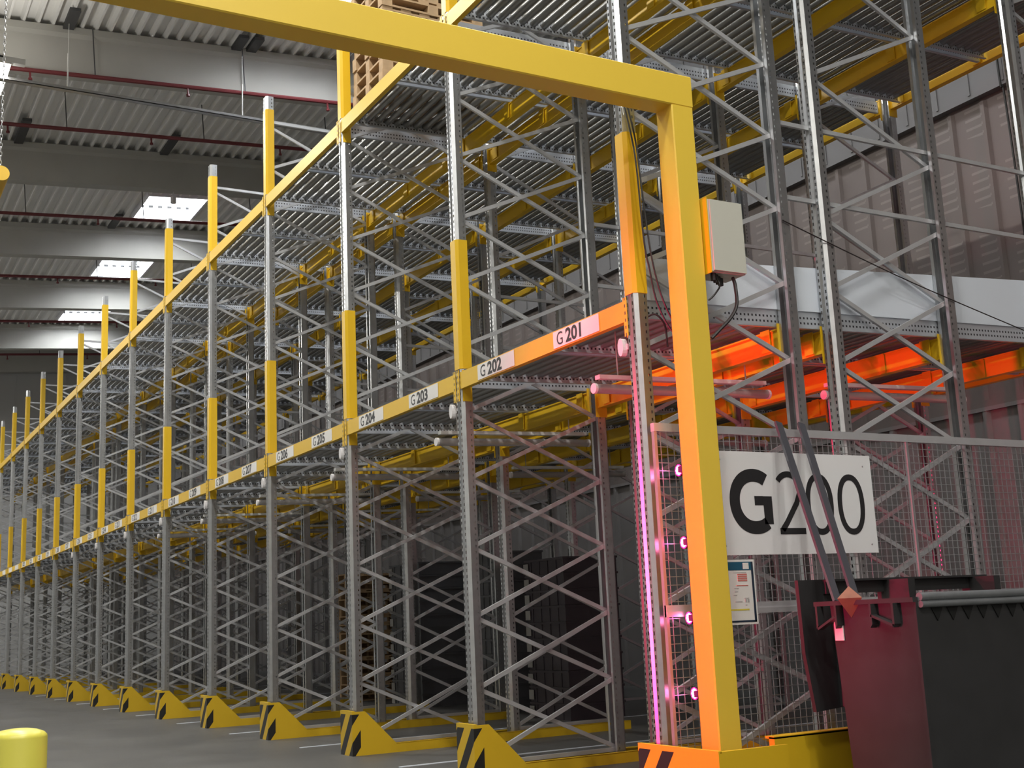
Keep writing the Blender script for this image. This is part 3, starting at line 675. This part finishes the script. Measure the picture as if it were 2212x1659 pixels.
gs.bar((0.86, BY0 - 0.03, 1.10), (1.01, BY0 - 0.03, 1.17), 0.04, 0.014); gs.bar((1.30, BY0 - 0.03, 1.17), (1.47, BY0 - 0.03, 1.11), 0.04, 0.014)
ob('gusset', gs.mesh('gusset', M['black_steel']), t)
rib_shade = MB()  # black triangles painted in as the shadows of ribs below the rim
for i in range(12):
    yy = BY0 + 0.16 + i * 0.125; rib_shade.slab([(yy - 0.045, 1.20), (yy + 0.045, 1.20), (yy, 1.125)], 0, BX1 - 0.012, BX1 + 0.006)
ob('rib_shadow', rib_shade.mesh('rib_shadow', M['slot_shadow']), t)
st = ob('sticker', MB().box(0.955, 1.025, BY0 - 0.006, BY0 + 0.002, 1.03, 1.145).mesh('sticker', M['label']), t); st['label'] = 'pale paper sticker'
ob('corner_edge', MB().box(BX1 - 0.012, BX1 + 0.004, BY0 - 0.006, BY0 + 0.01, 0.3, 1.2).mesh('corner_edge', M['black_steel']), t)
for (xb, yb), (ya), w in (((0.97, 0.645), 1.04, 'left'), ((1.05, 0.72), 1.25, 'right')):
    b3 = MB().bar((xb, yb, 1.255), (0.15, ya, 2.50), 0.055, 0.02, up=(1, 0, 0.35))
    tag(ob('flat_bar', b3.mesh('flat_bar', M['dark_bar'])), 'dark flat bar leaning from the container up to the fence, %s one of the two' % w, 'bar', 'leaning bars')

# ------------------------------------------------------------------ bollard
t = thing('bollard', 'round yellow bollard with domed top at the lower left', 'bollard', (1.4, -4.02, 0))
bo = MB(); prof = [(0.104, 0.0), (0.104, 0.882), (0.102, 0.890), (0.092, 0.900), (0.066, 0.910), (0.035, 0.915)]
k = 40; vs = []; fs = []
for r, z in prof: vs += [(r * math.cos(2 * math.pi * i / k), r * math.sin(2 * math.pi * i / k), z) for i in range(k)]
for p in range(len(prof) - 1): fs += [(p * k + i, p * k + (i + 1) % k, (p + 1) * k + (i + 1) % k, (p + 1) * k + i) for i in range(k)]
fs += [tuple(range((len(prof) - 1) * k, len(prof) * k)), tuple(reversed(range(k)))]
bo.add(vs, fs); ob('post', bo.mesh('bollard_post', M['bollard'], True), t)
ob('foot_plate', MB().cyl((0, 0, 0), (0, 0, 0.012), 0.16, 24).mesh('bollard_plate', M['guard']), t)

# ------------------------------------------------------------------ pallets and crates
DB = MB().box(-0.4, 0.4, 0, 0.12, 0.122, 0.144).mesh('deck_board', M['wood'])
SB = MB().box(0, 0.10, 0, 1.2, 0.10, 0.122).mesh('stringer_board', M['wood'])
BK = MB().box(0, 0.10, 0, 0.12, 0.022, 0.10).mesh('block', M['wood'])
BB = MB().box(0, 0.10, 0, 1.2, 0, 0.022).mesh('bottom_board', M['wood'])
def pallet(x, y, z, label, group, rz=0.0):
    t = thing('pallet', label, 'pallet', (x, y, z), group, rz)
    for i in range(6): ob('deck_board', DB, t, (0, i * 0.216, 0))
    for xx in (-0.4, -0.05, 0.3):
        ob('stringer_board', SB, t, (xx, 0, 0)); ob('bottom_board', BB, t, (xx, 0, 0))
        for yy in (0, 0.54, 1.08): ob('block', BK, t, (xx, yy, 0))
for i in range(12):
    pallet(-4.67 + random.uniform(-.015, .015), 0.09 + random.uniform(-.012, .02), Z2 + 0.074 + 0.1445 * i, 'wooden pallet in the stack on the upper deck, %s from the bottom' % ORD[i], 'wooden pallets on the upper deck', random.uniform(-.012, .012))
for i in range(15):
    pallet(-14.0 + random.uniform(-.02, .02), 3.3 + random.uniform(-.02, .02), 0.1445 * i, 'brown pallet in the dark floor stack, %s from the bottom' % ORD[i], 'dark pallet stack on the floor', random.uniform(-.015, .015))
def crate(me, x, y, z, w, label, group, cw):
    t = thing('plastic_crate', label, 'crate', (x, y, z), group)
    ob('body', me, t)
    ob('corner_clip', CLIP, t, (0, 0, 0))
def crate_mesh(w, d, mt):
    b = MB(); b.box(0, w, 0, d, 0, 0.17); b.box(-0.012, w + 0.012, -0.012, d + 0.012, 0.17, 0.197)
    for i in range(4): b.box(w * (0.14 + 0.22 * i), w * (0.14 + 0.22 * i) + 0.03, -0.01, 0, 0, 0.17)
    return b.mesh('crate_body', mt)
CLIP = MB().box(-0.016, 0.10, -0.02, -0.012, 0.03, 0.15).mesh('corner_clip', M['crate_clip'])
C1 = crate_mesh(1.1, 0.8, M['crate']); C2 = crate_mesh(0.75, 0.8, M['crate']); C3 = crate_mesh(0.95, 0.8, M['crate_dark'])
for me, x, n_, w, g in ((C1, -11.95, 11, 'grey crate in the wide dim floor stack', 'wide grey crate stack'), (C2, -9.2, 11, 'grey crate in the narrow dim floor stack', 'narrow grey crate stack'), (C3, -7.55, 10, 'dark plum crate in the floor stack nearest the portal', 'dark crate stack')):
    for i in range(n_): crate(me, x, 3.4, 0.2 * i, 1, '%s, %s from the bottom' % (w, ORD[i]), g, 0)
